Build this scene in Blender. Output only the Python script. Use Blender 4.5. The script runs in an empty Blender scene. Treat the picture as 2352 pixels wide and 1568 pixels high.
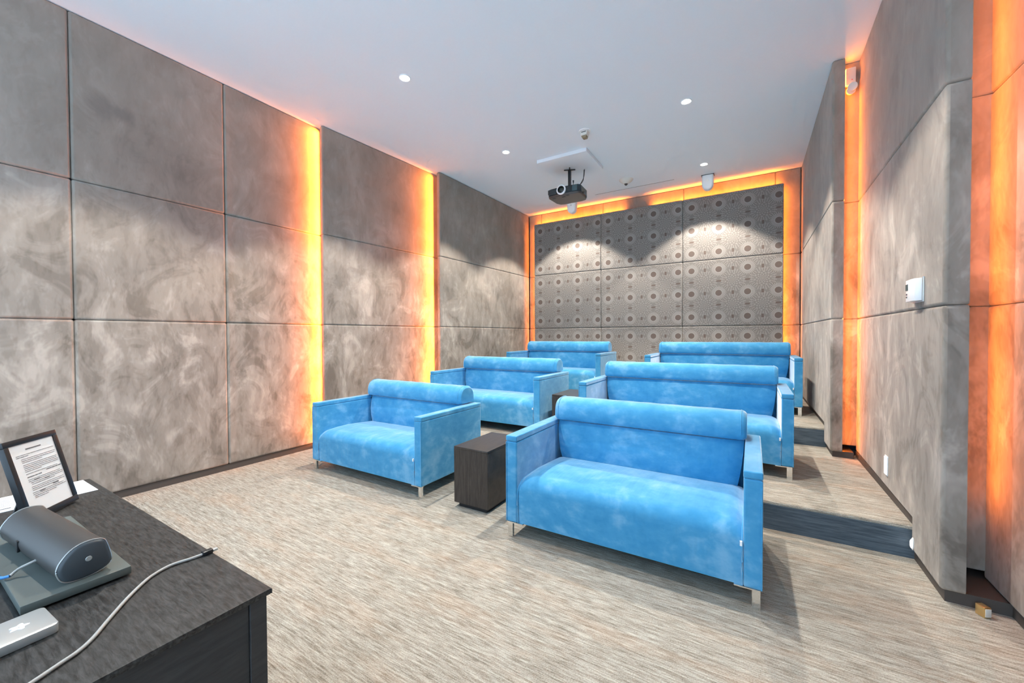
import bpy, bmesh, math, random
from mathutils import Vector, Matrix
random.seed(7)
S = bpy.context.scene
COL = S.collection

# ------------------------------------------------------------------ camera
YAW, PITCH, ROLL, FPX, CAMH = 0.544007, -0.0151382, 0.00482735, 910.967, 1.2
fw = Vector((-math.sin(YAW)*math.cos(PITCH), math.cos(YAW)*math.cos(PITCH), math.sin(PITCH)))
rt0 = Vector((math.cos(YAW), math.sin(YAW), 0)); dn0 = fw.cross(rt0)
rt = rt0*math.cos(ROLL) + dn0*math.sin(ROLL); dn = dn0*math.cos(ROLL) - rt0*math.sin(ROLL)
cam_d = bpy.data.cameras.new('camera'); cam = bpy.data.objects.new('camera', cam_d); COL.objects.link(cam)
cam_d.sensor_width = 36.0; cam_d.lens = FPX/2352*36.0; cam_d.clip_start = 0.02
m = Matrix.Identity(4)
for i in range(3):
    m[i][0] = rt[i]; m[i][1] = -dn[i]; m[i][2] = -fw[i]
m.translation = Vector((0, 0, CAMH)); cam.matrix_world = m
S.camera = cam

# ------------------------------------------------------------------ world, exposure
w = bpy.data.worlds.new('world'); S.world = w; w.use_nodes = True
w.node_tree.nodes['Background'].inputs[0].default_value = (0.56, 0.78, 1.0, 1)
w.node_tree.nodes['Background'].inputs[1].default_value = 2.5
S.view_settings.view_transform = 'Standard'; S.view_settings.look = 'None'
S.view_settings.exposure = 0.45; S.view_settings.gamma = 1.0; S.view_settings.use_curve_mapping = False
S.cycles.max_bounces = 6; S.cycles.diffuse_bounces = 4; S.cycles.glossy_bounces = 2; S.cycles.use_adaptive_sampling = True; S.cycles.adaptive_threshold = 0.11; S.cycles.adaptive_min_samples = 12; S.cycles.sample_clamp_indirect = 6.0
SPOT_W = 165.0
LED_W = 20.0
ORANGE = (1.0, 0.225, 0.015)

# ------------------------------------------------------------------ materials
class NT:
    """small helper around a material's node tree"""
    def __init__(s, name):
        s.mat = bpy.data.materials.new(name); s.mat.use_nodes = True
        s.t = s.mat.node_tree; s.b = s.t.nodes['Principled BSDF']
    def n(s, typ, **kw):
        nd = s.t.nodes.new(typ)
        for k, v in kw.items(): setattr(nd, k, v)
        return nd
    def L(s, a, b): s.t.links.new(a, b)
    def val(s, nd, i, v):
        if isinstance(v, (int, float)): nd.inputs[i].default_value = v
        else: s.L(v, nd.inputs[i])
    def math(s, op, a, b=None, c=None):
        nd = s.n('ShaderNodeMath', operation=op)
        s.val(nd, 0, a)
        if b is not None: s.val(nd, 1, b)
        if c is not None: s.val(nd, 2, c)
        return nd.outputs[0]
    def noise(s, vec, scale, detail=4, rough=0.55, dist=0.0):
        nd = s.n('ShaderNodeTexNoise'); s.L(vec, nd.inputs['Vector'])
        nd.inputs['Scale'].default_value = scale; nd.inputs['Detail'].default_value = detail
        nd.inputs['Roughness'].default_value = rough; nd.inputs['Distortion'].default_value = dist
        return nd.outputs['Fac']
    def ramp(s, fac, stops):
        nd = s.n('ShaderNodeValToRGB'); s.L(fac, nd.inputs[0]); cr = nd.color_ramp
        while len(cr.elements) < len(stops): cr.elements.new(0.5)
        for e, (p, c) in zip(cr.elements, stops):
            e.position = p; e.color = (c[0], c[1], c[2], 1) if not isinstance(c, (int, float)) else (c, c, c, 1)
        return nd.outputs[0]
    def mix(s, fac, a, b):
        nd = s.n('ShaderNodeMix', data_type='RGBA')
        s.val(nd, 0, fac)
        for i, v in ((6, a), (7, b)):
            if isinstance(v, tuple): nd.inputs[i].default_value = (v[0], v[1], v[2], 1)
            else: s.L(v, nd.inputs[i])
        return nd.outputs[2]
    def pos(s): return s.n('ShaderNodeNewGeometry').outputs['Position']
    def obj(s): return s.n('ShaderNodeTexCoord').outputs['Object']
    def mapping(s, vec, scale=(1, 1, 1), rot=(0, 0, 0), loc=(0, 0, 0)):
        nd = s.n('ShaderNodeMapping'); s.L(vec, nd.inputs[0])
        nd.inputs['Scale'].default_value = scale; nd.inputs['Rotation'].default_value = rot
        nd.inputs['Location'].default_value = loc
        return nd.outputs[0]
    def bump(s, h, strength=0.2, dist=0.01):
        nd = s.n('ShaderNodeBump'); nd.inputs['Strength'].default_value = strength
        nd.inputs['Distance'].default_value = dist; s.L(h, nd.inputs['Height']); s.L(nd.outputs[0], s.b.inputs['Normal'])
    def set(s, **kw):
        for k, v in kw.items():
            i = s.b.inputs[k.replace('_', ' ')]
            if isinstance(v, tuple): i.default_value = (v[0], v[1], v[2], 1)
            elif isinstance(v, (int, float)): i.default_value = v
            else: s.L(v, i)

def plain(name, col, rough=0.5, metal=0.0, **kw):
    t = NT(name); t.set(Base_Color=col, Roughness=rough, Metallic=metal, **kw)
    # a faint grain keeps the surface from being perfectly flat in tone
    f = t.noise(t.obj(), 60, 3)
    t.set(Base_Color=t.mix(t.math('MULTIPLY', f, 0.12), col, tuple(c*0.8 for c in col)))
    return t.mat

def emit(name, col, strength):
    t = NT(name); t.set(Base_Color=(0.9, 0.9, 0.9), Emission_Color=col, Emission_Strength=strength); return t.mat

def suede(name):
    t = NT(name); p = t.pos()
    sz = t.n('ShaderNodeSeparateXYZ'); t.L(p, sz.inputs[0])
    n1 = t.noise(p, 1.1, 3, 0.6, 0.6)
    n3 = t.noise(t.mapping(p, (1, 1, 0.35), (0.7, 0.5, 0.2)), 13, 3, 0.65, 0.0)
    n2 = t.noise(t.mapping(p, (1, 1, 0.7), (0.5, 0.35, 0.6)), 3.4, 4, 0.66, 1.0)
    # hand-brushed nap: disturbed within arm's reach, smoother higher up
    reach = t.n('ShaderNodeMapRange'); t.L(sz.outputs[2], reach.inputs[0])
    for k, v in ((1, 1.2), (2, 2.6), (3, 1.0), (4, 0.3)): reach.inputs[k].default_value = v
    a = t.ramp(n2, [(0.38, -0.0), (0.47, 0.45), (0.55, 0.5), (0.66, 1.0)])
    k3 = t.ramp(n3, [(0.38, 0.0), (0.48, 0.5), (0.55, 0.55), (0.66, 1.0)])
    d = t.math('MULTIPLY', t.math('SUBTRACT', t.math('ADD', t.math('MULTIPLY', a, 0.65), t.math('MULTIPLY', k3, 0.35)), 0.5), reach.outputs[0])
    f = t.math('ADD', t.math('MULTIPLY', t.math('SUBTRACT', n1, 0.5), 0.7), t.math('ADD', t.math('MULTIPLY', d, 0.85), 0.5))
    c = t.ramp(f, [(0.15, (0.178, 0.150, 0.125)), (0.5, (0.300, 0.260, 0.224)), (0.85, (0.465, 0.41, 0.36))])
    # an old dark smudge high on the left wall
    def near(q, r0, r1):
        vd = t.n('ShaderNodeVectorMath', operation='DISTANCE'); t.L(p, vd.inputs[0]); vd.inputs[1].default_value = q
        wob = t.math('ADD', vd.outputs['Value'], t.math('MULTIPLY', t.math('SUBTRACT', n2, 0.5), 0.12))
        mr = t.n('ShaderNodeMapRange'); t.L(wob, mr.inputs[0])
        for k, v in ((1, r0), (2, r1), (3, 0.55), (4, 0.0)): mr.inputs[k].default_value = v
        return mr.outputs[0]
    sm = t.math('MAXIMUM', near((-4.02, 0.935, 2.87), 0.05, 0.13), near((-4.02, 1.045, 2.86), 0.03, 0.09))
    c = t.mix(sm, c, (0.16, 0.138, 0.122))
    t.set(Base_Color=c, Roughness=0.9, Sheen_Weight=0.2, Sheen_Roughness=0.5, Specular_IOR_Level=0.15)
    return t.mat

def velvet(name):
    t = NT(name); p = t.obj()
    n1 = t.noise(p, 3.2, 4, 0.62, 0.8)
    n2 = t.noise(t.mapping(p, (1, 1, 1.6), (0.4, 0.6, 0.2)), 12, 3, 0.6, 0.0)
    f = t.math('ADD', t.math('MULTIPLY', n1, 0.62), t.math('MULTIPLY', n2, 0.38))
    c = t.ramp(f, [(0.34, (0.028, 0.225, 0.455)), (0.5, (0.060, 0.29, 0.525)), (0.66, (0.165, 0.40, 0.62))])
    t.set(Base_Color=c, Roughness=0.75, Sheen_Weight=1.0, Sheen_Roughness=0.33, Sheen_Tint=(0.9, 0.96, 1.0), Specular_IOR_Level=0.2)
    wr = t.noise(t.mapping(p, (6, 1.2, 1.2)), 4, 2, 0.5, 0.0)
    t.bump(wr, 0.22, 0.02)
    return t.mat

def carpet(name):
    t = NT(name); p = t.pos()
    fine = t.noise(t.mapping(p, (13, 165, 165)), 1.0, 3, 0.75)
    mid = t.noise(t.mapping(p, (5, 52, 52), (0, 0, 0.02)), 1.0, 3, 0.7)
    tuft = t.noise(p, 210, 1, 0.6)
    warm = t.noise(t.mapping(p, (1.3, 6, 6)), 1.0, 3, 0.7)
    f = t.math('ADD', t.math('MULTIPLY', fine, 0.5), t.math('ADD', t.math('MULTIPLY', mid, 0.3), t.math('MULTIPLY', tuft, 0.2)))
    c = t.ramp(f, [(0.36, (0.13, 0.113, 0.09)), (0.46, (0.26, 0.235, 0.198)), (0.54, (0.375, 0.352, 0.308)), (0.66, (0.55, 0.53, 0.475))])
    w_ = t.ramp(warm, [(0.48, 0.0), (0.68, 0.36)])
    c2 = t.mix(w_, c, t.mix(0.45, c, (0.46, 0.25, 0.13)))
    t.set(Base_Color=c2, Roughness=0.95, Specular_IOR_Level=0.1)
    t.bump(tuft, 0.4, 0.004)
    return t.mat

def medallion(name):
    t = NT(name); sx = t.n('ShaderNodeSeparateXYZ'); t.L(t.obj(), sx.inputs[0])
    u, v = sx.outputs[0], sx.outputs[2]
    PU, PV = 0.362, 0.344
    def cell(x, off, per):
        return t.math('SUBTRACT', t.math('FLOORED_MODULO', t.math('ADD', x, off), per), per/2)
    a = cell(u, -0.125 + PU/2, PU); b = cell(v, 0.145 + PV/2, PV)
    a2 = cell(u, -0.125, PU); b2 = cell(v, 0.145, PV)
    def rad(x, y): return t.math('SQRT', t.math('ADD', t.math('MULTIPLY', x, x), t.math('MULTIPLY', y, y)))
    def lt(x, k): return t.math('LESS_THAN', x, k)
    def gt(x, k): return t.math('GREATER_THAN', x, k)
    def both(x, y): return t.math('MULTIPLY', x, y)
    def orr(x, y): return t.math('MAXIMUM', x, y)
    def box(x, y, hx, hy): return both(lt(t.math('ABSOLUTE', x), hx), lt(t.math('ABSOLUTE', y), hy))
    r = rad(a, b); th = t.math('ARCTAN2', b, a)
    rays = gt(t.math('SINE', t.math('MULTIPLY', th, 30)), -0.25)
    disc = lt(r, 0.041)
    halo = both(gt(r, 0.044), lt(r, 0.052))
    ring = both(both(gt(r, 0.05), lt(r, 0.090)), gt(t.math('SINE', t.math('ADD', t.math('MULTIPLY', th, 46), t.math('MULTIPLY', r, 260))), -0.2))
    dash = both(both(gt(r, 0.090), lt(r, 0.108)), rays)
    # fine lacework in the middle of each cell
    rc = rad(a2, b2); tc = t.math('ARCTAN2', b2, a2)
    lace = both(lt(rc, 0.105), gt(both(t.math('SINE', t.math('MULTIPLY', rc, 150)), t.math('SINE', t.math('MULTIPLY', tc, 10))), 0.2))
    spokes = both(both(gt(rc, 0.105), lt(rc, 0.165)), both(gt(r, 0.110), gt(t.math('SINE', t.math('MULTIPLY', tc, 28)), 0.45)))
    tick = orr(box(a2, b, 0.014, 0.026), box(a, b2, 0.030, 0.012))
    brk = orr(both(box(a2, b, 0.05, 0.034), gt(t.math('ABSOLUTE', b), 0.030)), both(box(a, b2, 0.05, 0.05), gt(t.math('ABSOLUTE', a), 0.045)))
    gapl = both(both(gt(r, 0.090), lt(r, 0.108)), t.math('SUBTRACT', 1.0, rays))
    light = orr(orr(orr(halo, gapl), ring), orr(lace, orr(spokes, brk)))
    dark = orr(disc, tick)
    weave = t.noise(t.pos(), 180, 2)
    base = t.mix(weave, (0.18, 0.16, 0.145), (0.25, 0.225, 0.205))
    c = t.mix(t.math('MULTIPLY', t.math('ADD', t.math('MULTIPLY', light, 0.45), t.math('MULTIPLY', orr(halo, orr(ring, gapl)), 0.35)), 1.0), base, (0.42, 0.385, 0.355))
    c = t.mix(t.math('MULTIPLY', dash, 0.75), c, (0.15, 0.13, 0.115))
    c = t.mix(dark, c, (0.145, 0.105, 0.088))
    t.set(Base_Color=c, Roughness=0.6, Specular_IOR_Level=0.35, Sheen_Weight=0.2)
    return t.mat

def veneer(name, c0, c1, rough, axis_scale):
    t = NT(name); p = t.obj()
    g = t.noise(t.mapping(p, axis_scale), 1.0, 5, 0.7, 0.4)
    t.set(Base_Color=t.ramp(g, [(0.35, c0), (0.68, c1)]), Roughness=rough, Specular_IOR_Level=0.3)
    t.bump(g, 0.08, 0.002)
    return t.mat

SUEDE = suede('grey_brushed_suede')
VELVET = velvet('sky_blue_velvet')
CARPET = carpet('striped_beige_carpet')
MEDAL = medallion('medallion_weave')
CEIL = plain('matt_white_ceiling_paint', (0.83, 0.88, 0.93), 0.9)
DARKBASE = plain('dark_baseboard_paint', (0.075, 0.062, 0.055), 0.6)
BACKING = plain('dark_backing_board', (0.12, 0.10, 0.09), 0.9)
CHROME = plain('brushed_chrome', (0.86, 0.85, 0.83), 0.18, 1.0)
WENGE = veneer('dark_wenge_veneer', (0.030, 0.024, 0.021), (0.062, 0.050, 0.043), 0.32, (90, 8, 8))
DESKTOP = veneer('charcoal_woodgrain_laminate', (0.006, 0.006, 0.006), (0.062, 0.06, 0.058), 0.42, (26, 160, 160))
DESKSIDE = veneer('charcoal_laminate', (0.035, 0.033, 0.033), (0.055, 0.052, 0.05), 0.5, (8, 8, 60))
WHITE = plain('white_plastic', (0.86, 0.87, 0.88), 0.35)
OFFWHITE = plain('ivory_plastic', (0.74, 0.72, 0.66), 0.45)
TAN = plain('tan_sensor_window', (0.28, 0.22, 0.13), 0.4)
BLACK = plain('black_plastic', (0.018, 0.018, 0.02), 0.35)
GLOSSY = plain('glossy_black_plastic', (0.02, 0.028, 0.034), 0.08)
BROWNP = plain('brown_black_plastic', (0.075, 0.058, 0.052), 0.4)
GREYP = plain('slate_grey_plastic', (0.055, 0.066, 0.077), 0.45)
GRILLE = plain('dark_grey_speaker_mesh', (0.047, 0.043, 0.041), 0.4)
SILVER = plain('silver_plastic', (0.62, 0.63, 0.62), 0.3, 0.6)
LENS = plain('coated_lens_glass', (0.03, 0.035, 0.03), 0.05)
PAPER = plain('white_paper', (0.88, 0.89, 0.90), 0.7)
INK = plain('grey_printed_ink', (0.16, 0.16, 0.17), 0.8)
SCREEN = plain('lcd_glass', (0.05, 0.09, 0.10), 0.2)
CABLEW = plain('light_grey_cable_sleeve', (0.42, 0.41, 0.39), 0.5)
BLUEC = plain('blue_cable_sleeve', (0.06, 0.25, 0.6), 0.5)
BRASS = plain('brass', (0.80, 0.56, 0.26), 0.3, 0.9)
BOARD = plain('grey_green_slate_board', (0.092, 0.108, 0.10), 0.6)
LAMP = emit('lit_lamp_glass', (1.0, 0.96, 0.88), 26.0)
LEDM = emit('lit_orange_led_tape', ORANGE, 14.0)
STEPL = emit('lit_step_lamp_lens', (1.0, 0.98, 0.94), 3.0)

# ------------------------------------------------------------------ mesh helpers
def link(name, bm, mat, parent=None, smooth=None):
    me = bpy.data.meshes.new(name); bm.normal_update(); bm.to_mesh(me); bm.free()
    if mat: me.materials.append(mat)
    if smooth is not None:
        for p in me.polygons: p.use_smooth = True
        me.set_sharp_from_angle(angle=math.radians(smooth))
        for p in me.polygons:
            if p.area > 0.015: p.use_smooth = False      # broad flats stay flat, rounded edges smooth
    o = bpy.data.objects.new(name, me); COL.objects.link(o)
    if parent: o.parent = parent
    return o
def tag(o, label=None, cat=None, group=None, kind=None):
    if label: o['label'] = label
    if cat: o['category'] = cat
    if group: o['group'] = group
    if kind: o['kind'] = kind
    return o
def empty(name, loc, rz=0.0):
    o = bpy.data.objects.new(name, None); COL.objects.link(o); o.location = loc; o.rotation_euler = (0, 0, rz)
    o.empty_display_size = 0.1
    return o
def bev(bm, r, seg=2, edges=None):
    if r > 0:
        bmesh.ops.bevel(bm, geom=edges if edges is not None else list(bm.edges), offset=r, segments=seg, profile=0.5, affect='EDGES')
def abox(bm, x0, x1, y0, y1, z0, z1):
    vs = [bm.verts.new((x, y, z)) for z in (z0, z1) for (x, y) in ((x0, y0), (x1, y0), (x1, y1), (x0, y1))]
    for f in ((3, 2, 1, 0), (4, 5, 6, 7), (0, 1, 5, 4), (1, 2, 6, 5), (2, 3, 7, 6), (3, 0, 4, 7)):
        bm.faces.new([vs[i] for i in f])
    return vs
def box(name, x0, x1, y0, y1, z0, z1, mat, parent=None, r=0.0, seg=2):
    bm = bmesh.new(); abox(bm, x0, x1, y0, y1, z0, z1); bev(bm, r, seg)
    return link(name, bm, mat, parent, 35 if r > 0 else None)
def prism_bm(poly, a0, a1, axis='y'):
    """poly: list of 2D points; axis y -> (x,z) extruded in y; axis z -> (x,y); axis x -> (y,z)"""
    bm = bmesh.new()
    def P(p, a): return {'y': (p[0], a, p[1]), 'z': (p[0], p[1], a), 'x': (a, p[0], p[1])}[axis]
    A = [bm.verts.new(P(p, a0)) for p in poly]; B = [bm.verts.new(P(p, a1)) for p in poly]
    fA = bm.faces.new(A); fB = bm.faces.new(list(reversed(B)))
    n = len(poly)
    for i in range(n): bm.faces.new((A[(i+1) % n], A[i], B[i], B[(i+1) % n]))
    bmesh.ops.recalc_face_normals(bm, faces=list(bm.faces))
    return bm, fA, fB
def lathe_bm(prof, seg=32, center=(0, 0), bm=None):
    bm = bm or bmesh.new(); rings = []
    for r, z in prof:
        if r < 1e-6: rings.append([bm.verts.new((center[0], center[1], z))])
        else: rings.append([bm.verts.new((center[0]+r*math.cos(2*math.pi*i/seg), center[1]+r*math.sin(2*math.pi*i/seg), z)) for i in range(seg)])
    for a, b in zip(rings, rings[1:]):
        for i in range(seg):
            j = (i+1) % seg
            if len(a) == 1 and len(b) == 1: continue
            if len(a) == 1: bm.faces.new((a[0], b[i], b[j]))
            elif len(b) == 1: bm.faces.new((a[i], b[0], a[j]))
            else: bm.faces.new((a[i], b[i], b[j], a[j]))
    bmesh.ops.recalc_face_normals(bm, faces=list(bm.faces))
    return bm
def lathe(name, prof, mat, parent=None, loc=(0, 0, 0), seg=32, rot=None):
    o = link(name, lathe_bm(prof, seg), mat, parent, 40); o.location = loc
    if rot: o.rotation_euler = rot
    return o
def tube_bm(pts, r, seg=8, smooth=3, bm=None):
    pts = [Vector(p) for p in pts]
    if smooth and len(pts) > 2:      # catmull-rom
        out = []
        for i in range(len(pts)-1):
            p0 = pts[max(i-1, 0)]; p1 = pts[i]; p2 = pts[i+1]; p3 = pts[min(i+2, len(pts)-1)]
            for k in range(smooth):
                t = k/smooth
                out.append(0.5*((2*p1)+(p2-p0)*t+(2*p0-5*p1+4*p2-p3)*t*t+(3*p1-p0-3*p2+p3)*t**3))
        out.append(pts[-1]); pts = out
    bm = bm or bmesh.new(); rings = []
    up = Vector((0, 0, 1))
    for i, p in enumerate(pts):
        d = (pts[min(i+1, len(pts)-1)] - pts[max(i-1, 0)]).normalized()
        s = d.cross(up)
        if s.length < 1e-3: s = d.cross(Vector((1, 0, 0)))
        s.normalize(); t = s.cross(d)
        rings.append([bm.verts.new(p + (s*math.cos(2*math.pi*k/seg) + t*math.sin(2*math.pi*k/seg))*r) for k in range(seg)])
    for a, b in zip(rings, rings[1:]):
        for k in range(seg): bm.faces.new((a[k], a[(k+1) % seg], b[(k+1) % seg], b[k]))
    bm.faces.new(list(reversed(rings[0]))); bm.faces.new(rings[-1])
    bmesh.ops.recalc_face_normals(bm, faces=list(bm.faces))
    return bm
def tube(name, pts, r, mat, parent=None, seg=8, smooth=3):
    return link(name, tube_bm(pts, r, seg, smooth), mat, parent, 50)
def loft(prof_fn, xs):
    """closed profiles (y,z) for each x, capped"""
    bm = bmesh.new(); rings = []
    for x in xs: rings.append([bm.verts.new((x, y, z)) for y, z in prof_fn(x)])
    n = len(rings[0])
    for a, b in zip(rings, rings[1:]):
        for i in range(n): bm.faces.new((a[i], a[(i+1) % n], b[(i+1) % n], b[i]))
    bm.faces.new(rings[0]); bm.faces.new(list(reversed(rings[-1])))
    bmesh.ops.recalc_face_normals(bm, faces=list(bm.faces))
    return bm

# ------------------------------------------------------------------ room shell
ZC, STEP = 3.45, 0.172
YF, YB = -1.3, 6.62         # open front, back wall plane
S1, S2 = 2.90, 4.54         # riser positions
XL, XR = -4.02, 0.93
def struct(o, label=None, cat=None): return tag(o, label, cat, kind='structure')

floor_o = struct(box('floor', XL-0.2, XR+0.2, YF, YB+0.2, -0.12, 0.0, CARPET), 'beige striped carpet on the lowest level of the room', 'floor')
plat1 = struct(box('floor_platform', XL-0.1, XR+0.1, S1, YB+0.1, 0.0005, STEP, CARPET, r=0.012), 'carpeted step carrying the middle row of sofas', 'step')
plat2 = struct(box('floor_platform', XL-0.1, XR+0.1, S2, YB+0.1, STEP+0.0005, 2*STEP, CARPET, r=0.012), 'carpeted step carrying the back row of sofas', 'step')
ceil_o = struct(box('ceiling', XL-0.2, XR+0.2, YF, YB+0.2, ZC, ZC+0.1, CEIL), 'flat white painted ceiling', 'ceiling')

RISER = veneer('slate_blue_riser_facing', (0.055, 0.075, 0.095), (0.13, 0.165, 0.20), 0.95, (6, 60, 110))  # riser facing, darker and bluer than the carpet of the treads
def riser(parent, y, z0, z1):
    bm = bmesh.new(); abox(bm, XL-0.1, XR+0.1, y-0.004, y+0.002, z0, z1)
    o = link('riser', bm, RISER, parent); o['label'] = 'slate blue facing on the riser'
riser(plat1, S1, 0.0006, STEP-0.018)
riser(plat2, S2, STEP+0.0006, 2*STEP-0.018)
def rot_for(u): return math.atan2(u[1], u[0])
def panel(parent, p0, p1, poly, thick=0.06, mat=None, r=0.015):
    """upholstered panel: front face runs p0 -> p1 in plan (room on its right hand side), poly in (along, height)"""
    u = Vector((p1[0]-p0[0], p1[1]-p0[1])).normalized()
    z0 = max(p[1] for p in poly)
    a0 = min(p[0] for p in poly)
    bm, fA, fB = prism_bm([(p[0]-a0, p[1]-z0) for p in poly], 0.0, thick, 'y')
    front = [e for e in bm.edges if all(abs(v.co.y) < 1e-6 for v in e.verts)]
    corner = [e for e in bm.edges if abs(e.verts[0].co.y - e.verts[1].co.y) > 1e-4]
    bev(bm, r, 3, front + corner)
    o = link('panel', bm, mat or SUEDE, parent, 40)
    o.location = (p0[0]+u.x*a0, p0[1]+u.y*a0, z0); o.rotation_euler = (0, 0, rot_for(u))
    return o
G = 0.0007
def rect(a0, a1, z0, z1): return [(a0+G, z0+G), (a1-G, z0+G), (a1-G, z1-G), (a0+G, z1-G)]
ROWS = (1.325, 2.295, 3.447)

def led(parent, p, size_z, direction, energy, along='z', color=ORANGE, spread=180):
    """a slim LED tape: visible tape mesh plus the light it gives"""
    d = Vector(direction).normalized()
    ld = bpy.data.lights.new('led_tape_light', 'AREA'); ld.shape = 'RECTANGLE'
    ld.size = 0.012; ld.size_y = size_z; ld.energy = energy; ld.color = color; ld.spread = math.radians(spread)
    lo = bpy.data.objects.new('led_tape_light', ld); COL.objects.link(lo)
    ax = Vector((0, 0, 1)) if along == 'z' else Vector((1, 0, 0))
    zz = -d; yy = ax - zz*ax.dot(zz); yy.normalize(); xx = yy.cross(zz)
    mm = Matrix.Identity(4)
    for i in range(3): mm[i][0] = xx[i]; mm[i][1] = yy[i]; mm[i][2] = zz[i]
    mm.translation = Vector(p); lo.matrix_world = mm
    bm = bmesh.new(); q = Vector(p) - d*0.004
    h = size_z/2
    if along == 'z': abox(bm, q.x-.003, q.x+.003, q.y-.003, q.y+.003, q.z-h, q.z+h)
    else: abox(bm, q.x-h, q.x+h, q.y-.003, q.y+.003, q.z-.003, q.z+.003)
    o = link('led_tape', bm, LEDM, parent); o['label'] = 'glowing orange LED tape'
    return o

# left wall: three bays, each one stepping further into the room
wl = struct(box('wall_left', XL-0.16, XL-0.075, YF, YB+0.1, 0, ZC, BACKING), 'wall of brushed grey suede panels with orange cove light, left side', 'wall')
cols = (YF, -1.07, -0.14, 0.785, 1.72, 2.69)
A0 = (XL, YF); A1 = (XL, 2.69)
for c0, c1 in zip(cols, cols[1:]):
    zs = (0.055,) + ROWS
    for z0, z1 in zip(zs, zs[1:]): panel(wl, A0, A1, rect(c0-YF, c1-YF, z0, z1), 0.065)
B0 = (-3.925, 2.60); B1 = (-3.79, 4.30); LB = math.hypot(B1[0]-B0[0], B1[1]-B0[1])
zs = (STEP+0.05,) + ROWS
for k, (z0, z1) in enumerate(zip(zs, zs[1:])):
    if k == 0: panel(wl, B0, B1, [(G, .055), (S1-2.6-.012, .055), (S1-2.6-.012, z0), (LB-G, z0), (LB-G, z1-G), (G, z1-G)], 0.042)
    else: panel(wl, B0, B1, rect(0, LB, z0, z1), 0.042)
C0 = (-3.67, 4.17); C1 = (-3.605, YB-0.02); LC = math.hypot(C1[0]-C0[0], C1[1]-C0[1])
for k, (z0, z1) in enumerate(zip(zs, zs[1:])):
    if k == 0: panel(wl, C0, C1, [(G, z0), (S2-4.17-.012, z0), (S2-4.17-.012, z0+STEP), (LC-G, z0+STEP), (LC-G, z1-G), (G, z1-G)], 0.05)
    else: panel(wl, C0, C1, rect(0, LC, z0, z1), 0.05)
led(wl, (-3.986, 2.655, 1.745), 3.33, (-0.42, -1, 0), LED_W*2.5, spread=66)
led(wl, (-3.738, 4.225, 1.82), 3.18, (-0.50, -1, 0), LED_W*1.9, spread=66)
bl = struct(box('baseboard_left', XL-0.07, XL-0.012, YF, 2.66, 0, 0.054, DARKBASE), 'dark recessed baseboard under the left wall panels', 'baseboard')

# right wall
wr = struct(box('wall_right', XR+0.075, XR+0.16, YF, YB+0.1, 0, ZC, BACKING), 'wall of brushed grey suede panels with orange cove light, right side', 'wall')
R1X, R2X, R3X = 0.562, 0.724, 0.932
R2F = 0.748                 # the middle bay runs slightly out of parallel
R1N, R2N = 4.20, 2.49
T8 = 0.08
def right_panel(X, y0, y1, poly, thick):     # runs from far to near so the room is on its front side
    return panel(wr, (X if X != R2X else R2F, y1), (X, y0), [(y1-p[0], p[1]) for p in poly], thick)
for k, (z0, z1) in enumerate(zip((0.055,)+ROWS, ROWS)):
    right_panel(R3X, YF, 2.72, rect(YF, 2.72, z0, z1), 0.06)
    if k == 0: right_panel(R2X, R2N, 4.32, [(R2N+G, .055), (S1-.012, .055), (S1-.012, STEP+.05), (4.32-G, STEP+.05), (4.32-G, z1-G), (R2N+G, z1-G)], T8)
    else: right_panel(R2X, R2N, 4.32, rect(R2N, 4.32, z0, z1), T8)
    if k == 0: right_panel(R1X, R1N, YB-.02, [(R1N+G, STEP+.05), (S2-.012, STEP+.05), (S2-.012, 2*STEP+.05), (YB-.02, 2*STEP+.05), (YB-.02, z1-G), (R1N+G, z1-G)], T8)
    else: right_panel(R1X, R1N, YB-.02, rect(R1N, YB-.02, z0, z1), T8)
    # return strips closing the light coves
    zz0 = z0 if k else 0.09
    panel(wr, (0.81, 2.70), (R3X+.03, 2.70), rect(0, R3X+.03-0.81, zz0, z1), 0.04, r=0.008)
    zz0 = z0 if k else STEP+0.09
    panel(wr, (0.63, 4.305), (R2F+.03, 4.305), rect(0, R2F+.03-0.63, zz0, z1), 0.04, r=0.008)
led(wr, (0.828, 2.64, 1.9), 2.95, (1, -0.9, 0), LED_W*0.46)
led(wr, (0.652, 4.265, 1.825), 3.18, (1, -0.45, 0), LED_W*0.5)
br = struct(box('baseboard_right', R2X+0.02, XR+0.06, R2N+0.02, S1-0.0005, 0, 0.054, DARKBASE), 'dark recessed baseboard under the right wall panels', 'baseboard')
def bpart(x0, x1, y0, y1, z0, z1):
    return box('baseboard_strip', x0, x1, y0, y1, z0, z1, DARKBASE, br)
bpart(R2X+0.02, 0.80, S1, 4.30, STEP, STEP+.05)
bpart(R1X+0.02, 0.72, R1N+0.03, S2-.0005, STEP, STEP+.05)
bpart(R1X+0.02, 0.72, S2, YB-.02, 2*STEP, 2*STEP+.05)
bpart(R3X+0.015, XR+0.07, YF, R2N+0.02, 0, 0.054)

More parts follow.
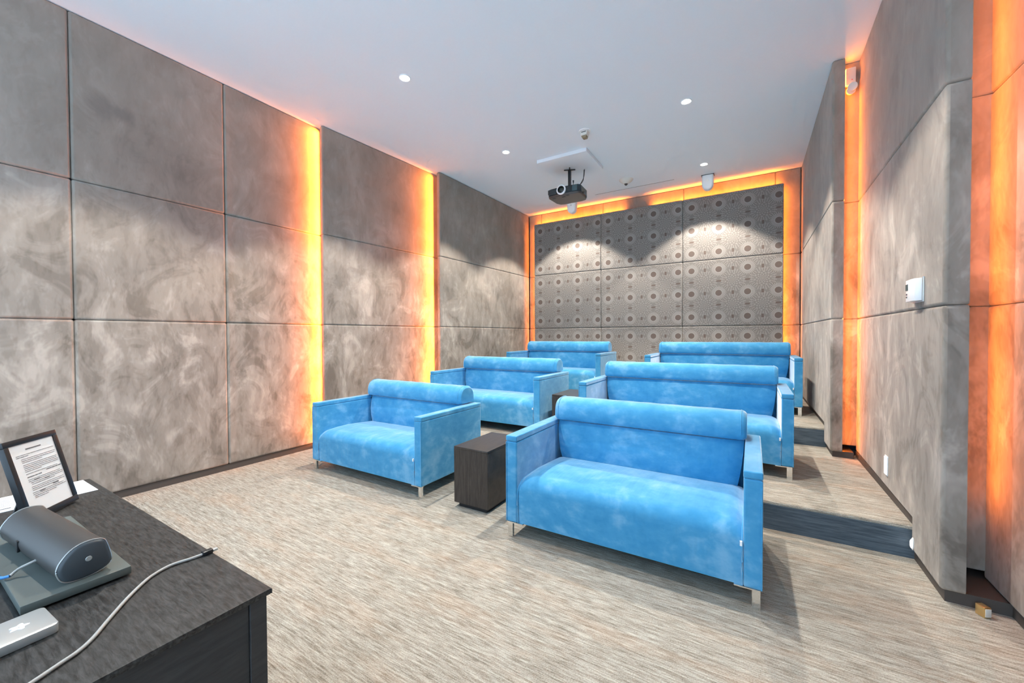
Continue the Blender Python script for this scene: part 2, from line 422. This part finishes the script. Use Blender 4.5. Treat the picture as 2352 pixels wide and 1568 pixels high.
# back wall: orange lit border and the patterned panel group in front of it
wb = struct(box('wall_back', XL-0.1, XR+0.1, YB+0.06, YB+0.15, 0, ZC, BACKING), 'back wall with patterned medallion panels inside an orange lit border', 'wall')
PX = (-3.445, -2.178, -0.905, 0.363); PZ = 3.24; PY = 6.50
BX0, BX1 = -3.612, R1X
zb = (2*STEP+.03, 1.325, 2.295, ZC-.003)
bxs = (BX0, PX[0]+.09, PX[1], PX[2], PX[3]-.09, BX1)
for z0, z1 in zip(zb, zb[1:]):
    for c0, c1 in zip(bxs, bxs[1:]): panel(wb, (BX0, YB), (BX1, YB), rect(c0-BX0, c1-BX0, z0, z1), 0.05)
for z0, z1 in ((2*STEP+.05, 1.325), (1.325, 2.295), (2.295, PZ)):
    for c0, c1 in zip(PX, PX[1:]):
        o = panel(wb, (PX[0], PY), (PX[3], PY), rect(c0-PX[0], c1-PX[0], z0, z1), 0.05, MEDAL)
        o['label'] = 'padded panel woven with pale medallions'
LY = 6.562
led(wb, (-2.62, LY, PZ-.012), 1.62, (0, 0.5, 1), LED_W*0.36, 'x', spread=110)
led(wb, (-0.52, LY, PZ-.012), 1.70, (0, 0.5, 1), LED_W*0.38, 'x', spread=110)
led(wb, (PX[3]-.015, LY, 1.85), 2.75, (1, 0.45, 0), LED_W*0.46)
led(wb, (PX[0]+.015, LY, 1.85), 2.75, (-1, 0.45, 0), LED_W*0.5)

# unseen boards added behind the panels, so no light slips through the seams
def backing(parent, p0, p1, poly, off):
    u = Vector((p1[0]-p0[0], p1[1]-p0[1])).normalized(); b = Vector((-u.y, u.x))
    q0 = (p0[0]+b.x*off, p0[1]+b.y*off); q1 = (p1[0]+b.x*off, p1[1]+b.y*off)
    o = panel(parent, q0, q1, poly, 0.012, BACKING, 0.0); o.name = 'light_stop_board'
backing(wl, B0, B1, rect(.012, LB-.01, .4, 3.43), .022)
backing(wl, C0, C1, rect(.012, LC-.01, .5, 3.43), .026)
backing(wr, (R2F, 4.32), (R2X, R2N), rect(.03, 4.32-R2N-.02, .3, 3.43), .04)
backing(wr, (R1X, YB-.02), (R1X, R1N), rect(.03, YB-.02-R1N-.02, .45, 3.43), .04)
backing(wb, (PX[0], PY), (PX[3], PY), rect(.015, PX[3]-PX[0]-.015, .45, PZ-.02), .03)

# ------------------------------------------------------------------ sofas
def sofa(loc, W, label, tagside=True, rz=0.0):
    t = tag(empty('sofa', loc, rz), label, 'sofa', 'blue velvet sofas in three rows')
    h = W/2; AW = 0.073; D = 0.745; zb_ = 0.092; zt = 0.602
    for s in (-1, 1):
        x0, x1 = (-h, -h+AW) if s < 0 else (h-AW, h)
        a = box('armrest', x0, x1, 0, D, zb_, zt-0.030, VELVET, t, 0.009, 3)
        bm = bmesh.new(); abox(bm, x0-.0008, x1+.0008, -.0008, D+.001, zt-.0305, zt+.003)
        bev(bm, 0.0065, 3); link('arm_cap', bm, VELVET, a, 40)
        # welt running up the front edge of the arm
        tube('welt', [(h*s-s*.004, -.001, zb_+.004), (h*s-s*.004, -.001, zt-.034)], .0035, VELVET, a, 6, 0)
    hi = h-AW-0.001
    # seat: front apron rolling over into a crowned cushion
    base = [(0.012, zb_), (0.008, 0.15), (0.008, 0.24), (0.006, 0.285)]
    for k in range(1, 9):
        a_ = math.pi/2*k/8
        base.append((0.006+0.085*(1-math.cos(a_)), 0.285+0.078*math.sin(a_)))
    base += [(0.16, 0.369), (0.26, 0.371), (0.38, 0.364), (0.55, 0.350), (0.60, 0.34), (0.60, zb_)]
    def seat_prof(x):
        e = 1-min(1.0, (hi-abs(x))/0.07); e = e*e
        c = 1-(x/hi)**2
        out = []
        for y, z in base:
            k = max(0.0, (z-0.24)/0.13)
            out.append((y + 0.016*e*k - 0.004*c*k, z - 0.030*e*k + 0.006*c*k))
        return out
    xs = [-hi+2*hi*i/40 for i in range(41)]
    xs = sorted(set(xs + [-hi+.004, -hi+.012, -hi+.022, hi-.004, hi-.012, hi-.022]))
    st = link('seat', loft(seat_prof, xs), VELVET, t, 50)
    for s in (-1, 1):
        tube('piping', [(s*(hi-.003), y-.004, z+.002) for y, z in seat_prof(hi)[:14]], .0038, VELVET, st, 6, 2)
    # small white care tag at the right end of the seat
    bm = bmesh.new(); abox(bm, hi-.012, hi-.003, -.006, .004, 0.272, 0.292)
    ct = link('care_tag', bm, WHITE, st); ct['label'] = 'small white care tag'
    # backrest, narrowing a little towards the seat, with the hard shell behind
    def back_prof_rows():
        return [(0.548, 0.335), (0.540, 0.40), (0.543, 0.47), (0.556, 0.54), (0.575, 0.600), (0.66, 0.606), (0.69, 0.60), (0.69, 0.335)]
    bm = bmesh.new(); rings = []
    NX = 24
    for i in range(NX+1):
        f = -1+2*i/NX; row = []
        for y, z in back_prof_rows():
            tt = (z-0.335)/0.27
            half = hi-0.004-0.034*max(0, 1-tt)**1.6
            e = max(0.0, (abs(f)-0.93)/0.07)
            row.append(bm.verts.new((half*f, y + (0.022*e*e if y < 0.6 else 0) - (0.008*(1-f*f) if y < 0.6 else 0), z)))
        rings.append(row)
    n = len(rings[0])
    for a, b in zip(rings, rings[1:]):
        for i in range(n): bm.faces.new((a[i], a[(i+1) % n], b[(i+1) % n], b[i]))
    bm.faces.new(rings[0]); bm.faces.new(list(reversed(rings[-1])))
    bmesh.ops.recalc_face_normals(bm, faces=list(bm.faces))
    link('backrest', bm, VELVET, t, 45)
    box('back_shell', -hi, hi, 0.685, D, zb_, zt, VELVET, t, 0.008, 2)
    # headrest bolster: D-shaped roll along the top
    bp = []
    for k in range(17):
        a_ = math.pi*(k/16)
        c, s_ = math.cos(a_), math.sin(a_)
        bp.append((0.640 - 0.103*math.copysign(abs(c)**0.75, c), 0.642 + 0.118*abs(s_)**0.8))
    bp += [(0.738, 0.618), (0.720, 0.607), (0.58, 0.605), (0.548, 0.610), (0.538, 0.624)]
    hb = hi+0.008
    def bol(x):
        dd = hb-abs(x)
        k = 1-0.16*max(0.0, 1-dd/0.028)**2
        cy, cz = 0.64, 0.66
        wv = 0.0009*math.sin(x*37+1.3*math.sin(x*11))
        return [(cy+(y-cy)*k, cz+(z-cz)*k + (wv if z > 0.66 else 0)) for y, z in bp]
    xs = [-hb+2*hb*i/60 for i in range(61)]
    for d_ in (.002, .006, .012, .018, .024): xs += [-hb+d_, hb-d_]
    bo = link('headrest_bolster', loft(bol, sorted(set(xs))), VELVET, t, 45)
    for s in (-1, 1):
        xx = s*(hb-.028)
        tube('seam', [(xx, y+(y-.64)*.012, z+(z-.66)*.012) for y, z in bp[:17]], .0022, VELVET, bo, 5, 0)
    # chrome corner legs with their mounting plates
    for sx in (-1, 1):
        for sy in (0, 1):
            bm = bmesh.new()
            cx = sx*(h-0.024); yy = 0.016 if sy == 0 else D-0.016
            abox(bm, cx-.016, cx+.016, yy-.008, yy+.008, 0, 0.086)
            xa, xb = sorted((cx+sx*.016, cx-sx*.085))
            abox(bm, xa, xb, yy-.014, yy+.014, 0.0862, 0.0918)
            link('leg', bm, CHROME, t)
    return t
sofa((-0.606, 2.00, 0), 1.30, 'blue velvet sofa nearest the camera, front row on the right')
sofa((-2.725, 2.12, 0), 1.33, 'short blue velvet sofa in the front row against the left wall')
sofa((-0.545, 3.385, STEP), 1.60, 'blue velvet sofa on the middle step, directly behind the nearest sofa')
sofa((-2.56, 3.55, STEP), 1.47, 'blue velvet sofa on the middle step by the left wall')
sofa((-0.345, 5.08, 2*STEP), 1.60, 'blue velvet sofa on the top step, back row on the right')
sofa((-2.50, 5.20, 2*STEP), 1.50, 'blue velvet sofa on the top step, farthest left in the back row')

# ------------------------------------------------------------------ side tables
def side_table(loc, label):
    t = tag(empty('side_table', loc), label, 'table', 'dark wooden side tables')
    hx, hy, H, th = 0.143, 0.235, 0.425, 0.018
    box('plinth', -hx+.025, hx-.025, -hy+.025, hy-.025, 0, 0.032, BLACK, t)
    box('top', -hx, hx, -hy, hy, H-th, H, WENGE, t, 0.0012)
    box('side_panel', -hx, -hx+th, -hy+th, hy-th, 0.0325, H-th-.0003, WENGE, t)
    box('side_panel', hx-th, hx, -hy+th, hy-th, 0.0325, H-th-.0003, WENGE, t)
    box('front_panel', -hx, hx, -hy, -hy+th-.0003, 0.0325, H-th-.0003, WENGE, t, 0.0008)
    box('back_panel', -hx, hx, hy-th+.0003, hy, 0.0325, H-th-.0003, WENGE, t)
side_table((-1.648, 2.40, 0), 'dark brown box side table standing on the floor between the front sofas')
side_table((-1.60, 3.90, STEP), 'dark brown box side table mostly hidden on the middle step')

# ------------------------------------------------------------------ ceiling fixtures
def downlight(x, y, label):
    t = tag(empty('downlight', (x, y, ZC)), label, 'ceiling light', 'recessed ceiling downlights')
    lathe('trim_ring', [(0.036, 0.0), (0.050, 0.0), (0.050, -0.004), (0.046, -0.006), (0.038, -0.004), (0.036, -0.001)], WHITE, t)
    lathe('lamp', [(0.0, -0.001), (0.0355, -0.001), (0.033, -0.006), (0.018, -0.011), (0.0, -0.012)], LAMP, t)
    ld = bpy.data.lights.new('downlight_beam', 'SPOT'); ld.energy = SPOT_W; ld.color = (1.0, 0.93, 0.82)
    ld.spot_size = math.radians(101); ld.spot_blend = 0.22; ld.shadow_soft_size = 0.03
    lo = bpy.data.objects.new('downlight_beam', ld); COL.objects.link(lo); lo.parent = t; lo.location = (0, 0, -0.03)
downlight(-2.598, 2.51, 'lit recessed downlight highest in view on the left half of the ceiling')
downlight(-2.590, 4.16, 'lit recessed downlight left of the projector plate')
downlight(-0.551, 4.18, 'lit recessed downlight highest in view on the right half of the ceiling')
downlight(-0.549, 5.83, 'lit recessed downlight beside the right hanging speaker')
downlight(-2.594, 5.83, 'recessed downlight hidden behind the projector')
downlight(-0.551, 2.52, 'recessed downlight just above the top of the view')
downlight(-2.594, 0.87, 'recessed downlight near the room entrance, left')

# motion sensor
t = tag(empty('motion_sensor', (-1.586, 4.193, ZC)), 'small white ceiling motion sensor with tan window', 'sensor')
lathe('base', [(0, 0), (0.066, 0), (0.064, -0.008), (0.05, -0.012), (0, -0.012)], WHITE, t)
bm, _, _ = prism_bm([(-.045, -.0125), (.045, -.0125), (.034, -.058), (-.034, -.058)], -.038, .038, 'y'); bev(bm, .006, 2)
link('housing', bm, OFFWHITE, t, 40)
bm, _, _ = prism_bm([(-.031, -.0585), (.031, -.0585), (.022, -.082), (-.022, -.082)], -.030, .030, 'y'); bev(bm, .004, 2)
link('sensor_window', bm, TAN, t, 40)
box('slot', -.026, .026, -.0405, -.0375, -.028, -.022, BLACK, t)
# sprinkler with cone cover
t = tag(empty('sprinkler', (-1.57, 5.813, ZC)), 'white cone sprinkler on ceiling near the back wall', 'sprinkler')
lathe('cover', [(0, 0), (0.100, 0), (0.098, -0.010), (0.074, -0.032), (0.036, -0.056), (0.028, -0.06), (0, -0.06)], OFFWHITE, t)
lathe('nozzle', [(0, -0.0605), (0.024, -0.0605), (0.020, -0.074), (0.012, -0.082), (0, -0.082)], BROWNP, t, seg=16)
# linear slot
t = tag(empty('slot_diffuser', (-1.566, 6.17, ZC)), 'thin grey linear air slot in the ceiling', 'vent')
box('slot', -.593, .593, -.004, .004, -.003, -.0003, GREYP, t)
box('flange', -.595, .595, -.007, -.0042, -.002, -.0003, WHITE, t)
box('flange', -.595, .595, .0042, .007, -.002, -.0003, WHITE, t)

def hanging_speaker(loc, label):
    t = tag(empty('ceiling_speaker', loc), label, 'speaker', 'white hanging speakers')
    box('bracket', -.082, .082, -.05, .05, -.010, 0, GREYP, t, .003)
    poly = [(-.074, -.0105), (-.074, -.135)]
    for k in range(1, 12):
        a = math.pi + math.pi*k/12; poly.append((.074*math.cos(a), -.135+.078*math.sin(a)))
    poly += [(.074, -.135), (.074, -.0105)]
    bm, fA, fB = prism_bm(poly, -.055, .055, 'y')
    bev(bm, .022, 4, [e for e in bm.edges if abs(e.verts[0].co.y-e.verts[1].co.y) < 1e-5 and min(v.co.z for v in e.verts) < -.02])
    link('housing', bm, WHITE, t, 45)
    lathe('badge', [(0, 0.0), (.014, 0.0), (.013, .0025), (0, .003)], SILVER, t, (0, -.0553, -.085), 20, (math.pi/2, 0, 0))
hanging_speaker((-0.541, 6.27, ZC), 'white rounded speaker hanging beside the right rear downlight')
hanging_speaker((-2.587, 6.25, ZC), 'white rounded speaker hanging behind the projector')

# projector on its ceiling plate
t = tag(empty('ceiling_plate', (-2.04, 4.87, ZC)), 'square white board on ceiling carrying the projector', 'mounting plate')
box('board', -.335, .335, -.31, .31, -.045, -.0003, CEIL, t, .004)
t = tag(empty('projector', (-2.085, 4.92, 3.0)), 'black ceiling projector with silver lens ring', 'projector')
poly = []
hw, y0, y1 = 0.225, -.185, .17
for x, y in ((-hw, y0+.05), (-hw+.012, y0+.018), (-hw+.05, y0+.004), (-.04, y0-.008), (.10, y0-.006), (hw-.03, y0+.006), (hw-.006, y0+.028), (hw, y0+.07), (hw-.008, y1-.08), (hw-.04, y1-.02), (hw-.10, y1), (-hw+.10, y1), (-hw+.04, y1-.02), (-hw+.008, y1-.08)):
    poly.append((x, y))
bm, fA, fB = prism_bm(poly, 0.022, 0.112, 'z'); bev(bm, .01, 2, [e for e in bm.edges if abs(e.verts[0].co.z-e.verts[1].co.z) < 1e-5 and e.verts[0].co.z > .1])
link('body', bm, GLOSSY, t, 40)
bm, fA, fB = prism_bm([(x*.995, y*.995) for x, y in poly], 0.0, 0.0217, 'z')
bev(bm, .012, 2, [e for e in bm.edges if all(v.co.z < .001 for v in e.verts)])
und = link('underside', bm, BROWNP, t, 40)
for (x, y) in ((-.15, -.13), (.05, -.15), (-.02, -.12)): box('foot', x-.02, x+.02, y-.008, y+.008, -.004, 0, BLACK, und)
lens = lathe('lens_barrel', [(0.044, 0), (0.046, .03), (0.046, .05), (0.040, .052), (0.038, .03), (0.0, .026)], BLACK, t, (-.018, -.165, .068), 32, (math.pi/2, 0, 0))
lathe('lens_ring', [(0.0455, .028), (.061, .030), (.064, .044), (.058, .052), (.0465, .0535), (.0455, .05)], WHITE, lens)
lathe('lens_glass', [(.0375, .031), (.025, .036), (0, .039)], LENS, lens)
box('vent_grille', -.212, -.10, -.195, -.176, .035, .098, GREYP, t, .006)
for k in range(6): box('vent_slat', -.206, -.106, -.198, -.1955, .040+k*.0095, .0445+k*.0095, BLACK, t)
box('control_panel', .055, .10, -.1945, -.189, .045, .10, BLACK, t, .001)
box('glass_panel', .112, .192, -.188, -.176, .032, .104, SCREEN, t, .004)
lathe('adjust_knob', [(0, 0), (.012, 0), (.012, .012), (.009, .014), (0, .014)], BLACK, t, (-.12, -.14, .111), 16)
lathe('mount_disc', [(0, 0), (.075, 0), (.075, .008), (.05, .02), (.022, .028), (0, .028)], BLACK, t, (0, .03, .112), 24)
box('mount_post', -.018, .018, .012, .048, .14, .392, BLACK, t, .004)
bm = bmesh.new()
for a in (0.4, 0.4+math.pi/2):
    for s in (-1, 1):
        tube_bm([(0, .03, .397), (s*.075*math.cos(a), .03+s*.075*math.sin(a), .397)], .0075, 8, 0, bm)
link('mount_bracket', bm, BLACK, t, 50)
tube('cable', [(.03, .02, .114), (.05, .05, .16), (.11, .09, .19), (.15, .13, .26), (.155, .14, .33), (.16, .14, .404)], .0045, BLACK, t)
tube('cable', [(.08, .06, .114), (.10, .07, .15), (.13, .10, .22), (.165, .12, .30), (.175, .12, .404)], .0035, BLACK, t)
tube('cable', [(.06, .0, .113), (.062, .0, .16), (.06, .01, .215)], .004, BLACK, t)
lathe('plug', [(0, 0), (.006, 0), (.011, .035), (0, .037)], BLACK, t, (.06, .01, .205), 12)

# ------------------------------------------------------------------ wall devices
t = tag(empty('thermostat', (R2X+.004, 2.80, 1.42)), 'white wall thermostat with small display on the right wall', 'thermostat')
box('back_plate', -.008, -.0002, -.075, .075, -.062, .062, SILVER, t, .002)
bm, fA, fB = prism_bm([(-.0085, -.07), (-.034, -.062), (-.040, -.02), (-.038, .055), (-.030, .07), (-.0085, .07)], -.056, .056, 'z'); bev(bm, .003, 2)
link('cover', bm, WHITE, t, 40)
box('display', -.0405, -.0375, .016, .05, .002, .034, SCREEN, t)
for k in range(2): box('button', -.0410, -.0378, .028, .04, -.022-k*.014, -.014-k*.014, GREYP, t)

t = tag(empty('step_light', (R2X+.012, 3.37, 0.365)), 'upright white step light glowing on right wall above middle step', 'light', 'wall step lights')
box('bezel', -.006, -.0002, -.030, .030, -.062, .062, WHITE, t, .002)
box('lens', -.0095, -.0063, -.023, .023, -.054, .054, STEPL, t, .001)
t = tag(empty('step_light', (R2X+.005, 2.858, 0.095)), 'small oval white step light near the floor at the first riser', 'light', 'wall step lights')
lathe('bezel', [(0, 0), (.030, 0), (.030, .006), (.026, .009), (.024, .009), (0, .006)], WHITE, t, (0, 0, 0), 24, (0, -math.pi/2, 0)).scale = (1.1, 0.5, 0.55)
lathe('lens', [(.0235, .0095), (.018, .018), (.01, .022), (0, .023)], STEPL, t, (0, 0, 0), 24, (0, -math.pi/2, 0)).scale = (1.1, 0.5, 0.55)

t = tag(empty('emergency_light', (0.690, 4.303, 3.30)), 'white emergency light with round heads in the right wall cove', 'emergency light')
box('case', -.035, .031, -.045, -.0005, -.055, .085, OFFWHITE, t, .006)
for s in (-1, 1):
    hd = lathe('lamp_head', [(0, 0), (.016, 0), (.030, .022), (.032, .04), (.028, .042), (0, .040)], OFFWHITE, t, (s*.014, -.03-.02*(s > 0), -.085-.02*(s < 0)), 20, (math.pi/2*1.1, 0, -.3*s))
    tube('head_arm', [(s*.014, -.025, -.056), (s*.014, -.03, -.085-.02*(s < 0))], .006, OFFWHITE, t, 8, 0)
box('indicator', .002, .008, -.0465, -.0452, -.02, -.012, plain('red_indicator', (0.7, 0.05, 0.03), .4), t)

t = tag(empty('door_stop', (0.845, 2.46, 0), 0.5), 'small brass block on the floor at the foot of right wall', 'door stop')
box('block', -.014, .014, -.018, .018, 0.0003, .045, BRASS, t, .002)
box('rubber_pad', -.012, .012, -.0205, -.0182, .006, .04, OFFWHITE, t, .001)

# ------------------------------------------------------------------ desk and what lies on it
ZD = 0.75
DX0, DX1, DY0, DY1 = -1.808, -0.735, -0.30, 0.378
t = tag(empty('desk', ((DX0+DX1)/2, (DY0+DY1)/2, 0)), 'charcoal wood grain desk in the lower left corner', 'desk')
hx, hy = (DX1-DX0)/2, (DY1-DY0)/2
box('desk_top', -hx, hx, -hy, hy, ZD-.010, ZD, DESKTOP, t, .0012)
for s in (-1, 1):
    x0, x1 = sorted((s*(hx-.008), s*(hx-.030)))
    box('side_panel', x0, x1, -hy+.008, hy-.0335, 0.0005, ZD-.0105, DESKSIDE, t, .001)
box('modesty_panel', -hx+.004, hx-.004, hy-.033, hy-.006, 0.0005, ZD-.0105, DESKSIDE, t, .001)
box('edge_band', -hx-.001, hx+.001, hy-.0005, hy+.001, ZD-.009, ZD-.001, DESKSIDE, t)

# document frame leaning back
BR = Vector((-1.588, 0.310, ZD)); BLc = Vector((-1.481, 0.207, ZD))
dx = (BR-BLc).normalized(); fwid = (BR-BLc).length; nn = Vector((0.694, 0.72, 0)); hgt = math.hypot(.196, .05)
upv = (Vector((0, 0, .196)) - nn*.05).normalized(); nrm = dx.cross(upv)
if nrm.dot(nn) < 0: nrm = -nrm
t = tag(empty('document_frame', tuple(BLc)), 'dark photo frame on desk holding a white printed notice', 'frame')
mm = Matrix.Identity(4)
xa = dx; za = upv; ya = za.cross(xa)       # local y points away from viewer or towards, fixed below
for i in range(3): mm[i][0] = xa[i]; mm[i][1] = ya[i]; mm[i][2] = za[i]
mm.translation = BLc + Vector((0, 0, .0045)); t.matrix_world = mm
fs = 1 if ya.dot(nn) > 0 else -1            # sign of local y on the viewer's side
def fb(name, x0, x1, z0, z1, ya_, yb_, mat, par, r=0.0):
    a, b = sorted((fs*ya_, fs*yb_)); return box(name, x0, x1, a, b, z0, z1, mat, par, r)
fwd = 0.0125
fb('rail', 0, fwid, 0, .015, -.010, .003, BLACK, t, .001); fb('rail', 0, fwid, hgt-.014, hgt, -.010, .003, BLACK, t, .001)
fb('stile', 0, fwd, .0152, hgt-.0142, -.010, .003, BLACK, t, .001); fb('stile', fwid-fwd, fwid, .0152, hgt-.0142, -.010, .003, BLACK, t, .001)
pg = fb('notice', fwd, fwid-fwd, .0152, hgt-.0142, -.006, .0, PAPER, t)
fb('easel_back', .01, fwid-.01, .01, hgt-.01, -.0135, -.0102, BLACK, t)
bm = bmesh.new(); pw = fwid-2*fwd
def ln(x0, x1, z, hgt_): 
    a, b = sorted((fs*.0004, fs*.0007)); abox(bm, fwd+pw*x0, fwd+pw*x1, a, b, .0152+z, .0152+z+hgt_)
H = hgt-.0295
rnd = random.Random(3)
ln(.34, .68, H*.905, .0028)
y = .865
plan = [(.1, .95, 0), (.1, .35, 0), None, (.18, .95, 0), (.18, .93, 0), (.18, .62, 0), None, (.18, .95, 0), (.18, .94, 0), (.18, .96, 0), (.18, .95, 0), (.18, .55, 0), None, (.18, .9, 0), (.62, .98, 1), (.18, .5, 1), None, (.18, .92, 0), (.18, .97, 0), (.22, .96, 0), (.22, .75, 0), None, (.2, .95, 0), (.2, .96, 0), (.2, .8, 0), None, (.18, .9, 0), (.18, .96, 0), (.2, .7, 0), (.2, .5, 0)]
for L_ in plan:
    y -= .0245 if L_ else .012
    if not L_: continue
    a, b, bold = L_
    x = a
    while x < b:
        wd = min(rnd.uniform(.05, .16), b-x); ln(x, x+wd, H*y, .0020 if bold else .0011); x += wd+.012
for (a, b, yy) in ((.52, .64, .42), (.30, .42, .45), (.66, .8, .30), (.34, .46, .27)): ln(a, b, H*yy, .0022)
link('printed_text', bm, INK, pg)
# easel strut
tube('easel_strut', [(fwid/2, fs*-.014, hgt*.6), (fwid/2, fs*-.078, .022)], .004, BLACK, t, 6, 0)

# papers lying flat
t = tag(empty('paper_sheet', (-1.735, 0.205, ZD), 0.0), 'white printed sheet lying flat behind the document frame', 'paper')
sh = box('sheet', -.068, .085, -.19, .158, .0003, .0012, PAPER, t)
bm = bmesh.new()
for k in range(7): abox(bm, -.05+k*.014, -.0475+k*.014, -.12+.01*(k % 3), .04-.02*(k % 2), .0014, .0016)
abox(bm, .055, .063, -.10, .0, .0014, .0016)
link('printed_text', bm, INK, sh)

# slate board with loudspeaker on it
t = tag(empty('slate_board', (-1.21, 0.196, ZD), 0.0), 'dark rectangular slate board under the loudspeaker', 'board')
box('slab', -.205, .207, -.067, .067, .004, .0182, BOARD, t, .0015)
for sx in (-1, 1):
    for sy in (-1, 1):
        o = lathe('foot', [(0, 0), (.008, 0), (.008, .0037), (0, .0037)], BLACK, t, (sx*.18, sy*.052, .0002), 12)
ZS = ZD+0.0185
t = tag(empty('portable_speaker', (-1.186, 0.195, ZS), 0.073), 'dark grey rounded portable loudspeaker lying on slate board', 'speaker')
egg = [(-.034, .022), (-.030, .010), (-.022, .003), (-.008, .0), (.012, .001), (.028, .006), (.035, .014), (.034, .028), (.030, .046), (.025, .058), (.012, .0625), (-.004, .062), (-.018, .055), (-.029, .042), (-.034, .031)]
def smooth_closed(p, k=4):
    out = []; n_ = len(p)
    for i in range(n_):
        p0, p1, p2, p3 = (Vector(p[(i+j-1) % n_]) for j in range(4))
        for q in range(k):
            tt = q/k; v = 0.5*((2*p1)+(p2-p0)*tt+(2*p0-5*p1+4*p2-p3)*tt*tt+(3*p1-p0-3*p2+p3)*tt**3); out.append((v.x, v.y))
    return out
egg = smooth_closed(egg, 3)
def eggs(k):
    return [(y*k, .031+(z-.031)*k) for y, z in egg]
link('grille_body', loft(lambda x: eggs(1.0), [-.158+.316*i/8 for i in range(9)]), GRILLE, t, 40)
for s in (-1, 1):
    def f_(x):
        d_ = abs(x)-.1585
        return eggs(1.0-0.16*max(0, d_/.006)**2)
    xs = [s*(.1585+k*.0012) for k in range(6)]
    cp = link('end_cap', loft(f_, sorted(xs)), GREYP, t, 40)
    tube('trim', [(s*.1592, y, z) for y, z in eggs(1.012)] + [(s*.1592,)+eggs(1.012)[0]], .0012, SILVER, cp, 6, 0)
    lathe('logo_disc', [(0, 0), (.0045, 0), (.004, .0008), (0, .001)], SILVER, cp, (s*.1646, .004, .033), 16, (0, s*math.pi/2, 0))
box('port_flap', -.052, -.042, -.0362, -.0320, .012, .034, BLACK, t, .001)
t = tag(empty('charging_cable', (-1.15, 0.15, ZS)), 'thin white and blue cable plugged into loudspeaker', 'cable')
tube('plug_lead', [(.02, .021, .022), (.018, .008, .018), (.012, -.004, .012), (.016, -.014, .006)], .0024, CABLEW, t)
tube('blue_lead', [(.016, -.0145, .0058), (.0, -.026, .0035), (-.06, -.04, .0035), (-.12, -.030, .0035)], .0026, BLUEC, t)

# flat silver device with white flower mark
t = tag(empty('power_bank', (-0.940, 0.078, ZD), math.pi/2+0.05), 'flat silver power bank with white flower mark on the desk', 'power bank')
bm, fA, fB = prism_bm([(-.075, -.0385), (.075, -.0385), (.075, .0385), (-.075, .0385)], .0005, .0145, 'z')
bev(bm, .007, 3, [e for e in bm.edges if abs(e.verts[0].co.z-e.verts[1].co.z) > .005]); bev(bm, .0014, 2, [e for e in bm.edges if len(e.link_faces) == 2 and e.calc_face_angle() > 1.0])
cs = link('case', bm, SILVER, t, 40)
bm = bmesh.new(); ring = []
for k in range(40):
    a = 2*math.pi*k/40; r_ = .0085+.0022*math.cos(5*a+.4); ring.append((r_*math.cos(a)+.042, r_*math.sin(a)))
bm.free(); bm, _, _ = prism_bm(ring, .0146, .0150, 'z'); link('logo', bm, WHITE, cs)
lathe('logo_centre', [(0, .0151), (.0012, .0151), (.0012, .0153), (0, .0153)], SILVER, cs, (.042, 0, 0), 12)

# loose cable with plug
t = tag(empty('usb_cable', (-0.965, 0.365, ZD)), 'loose grey charging cable with metal plug across desk', 'cable')
pts = [(-.965, .361), (-.967, .343), (-.973, .312), (-.962, .283), (-.945, .262), (-.912, .232), (-.872, .201), (-.838, .176), (-.820, .157), (-.810, .137), (-.796, .108), (-.775, .06), (-.77, -.02), (-.79, -.15)]
tube('sleeve', [(x+.965, y-.365, .0032) for x, y in pts], .0027, CABLEW, t, 8, 5)
box('plug_housing', -.006, .006, -.004, .014, .0006, .0082, BLACK, t, .0015)
box('plug_tip', -.0045, .0045, .0142, .0225, .0016, .0062, SILVER, t, .0005)
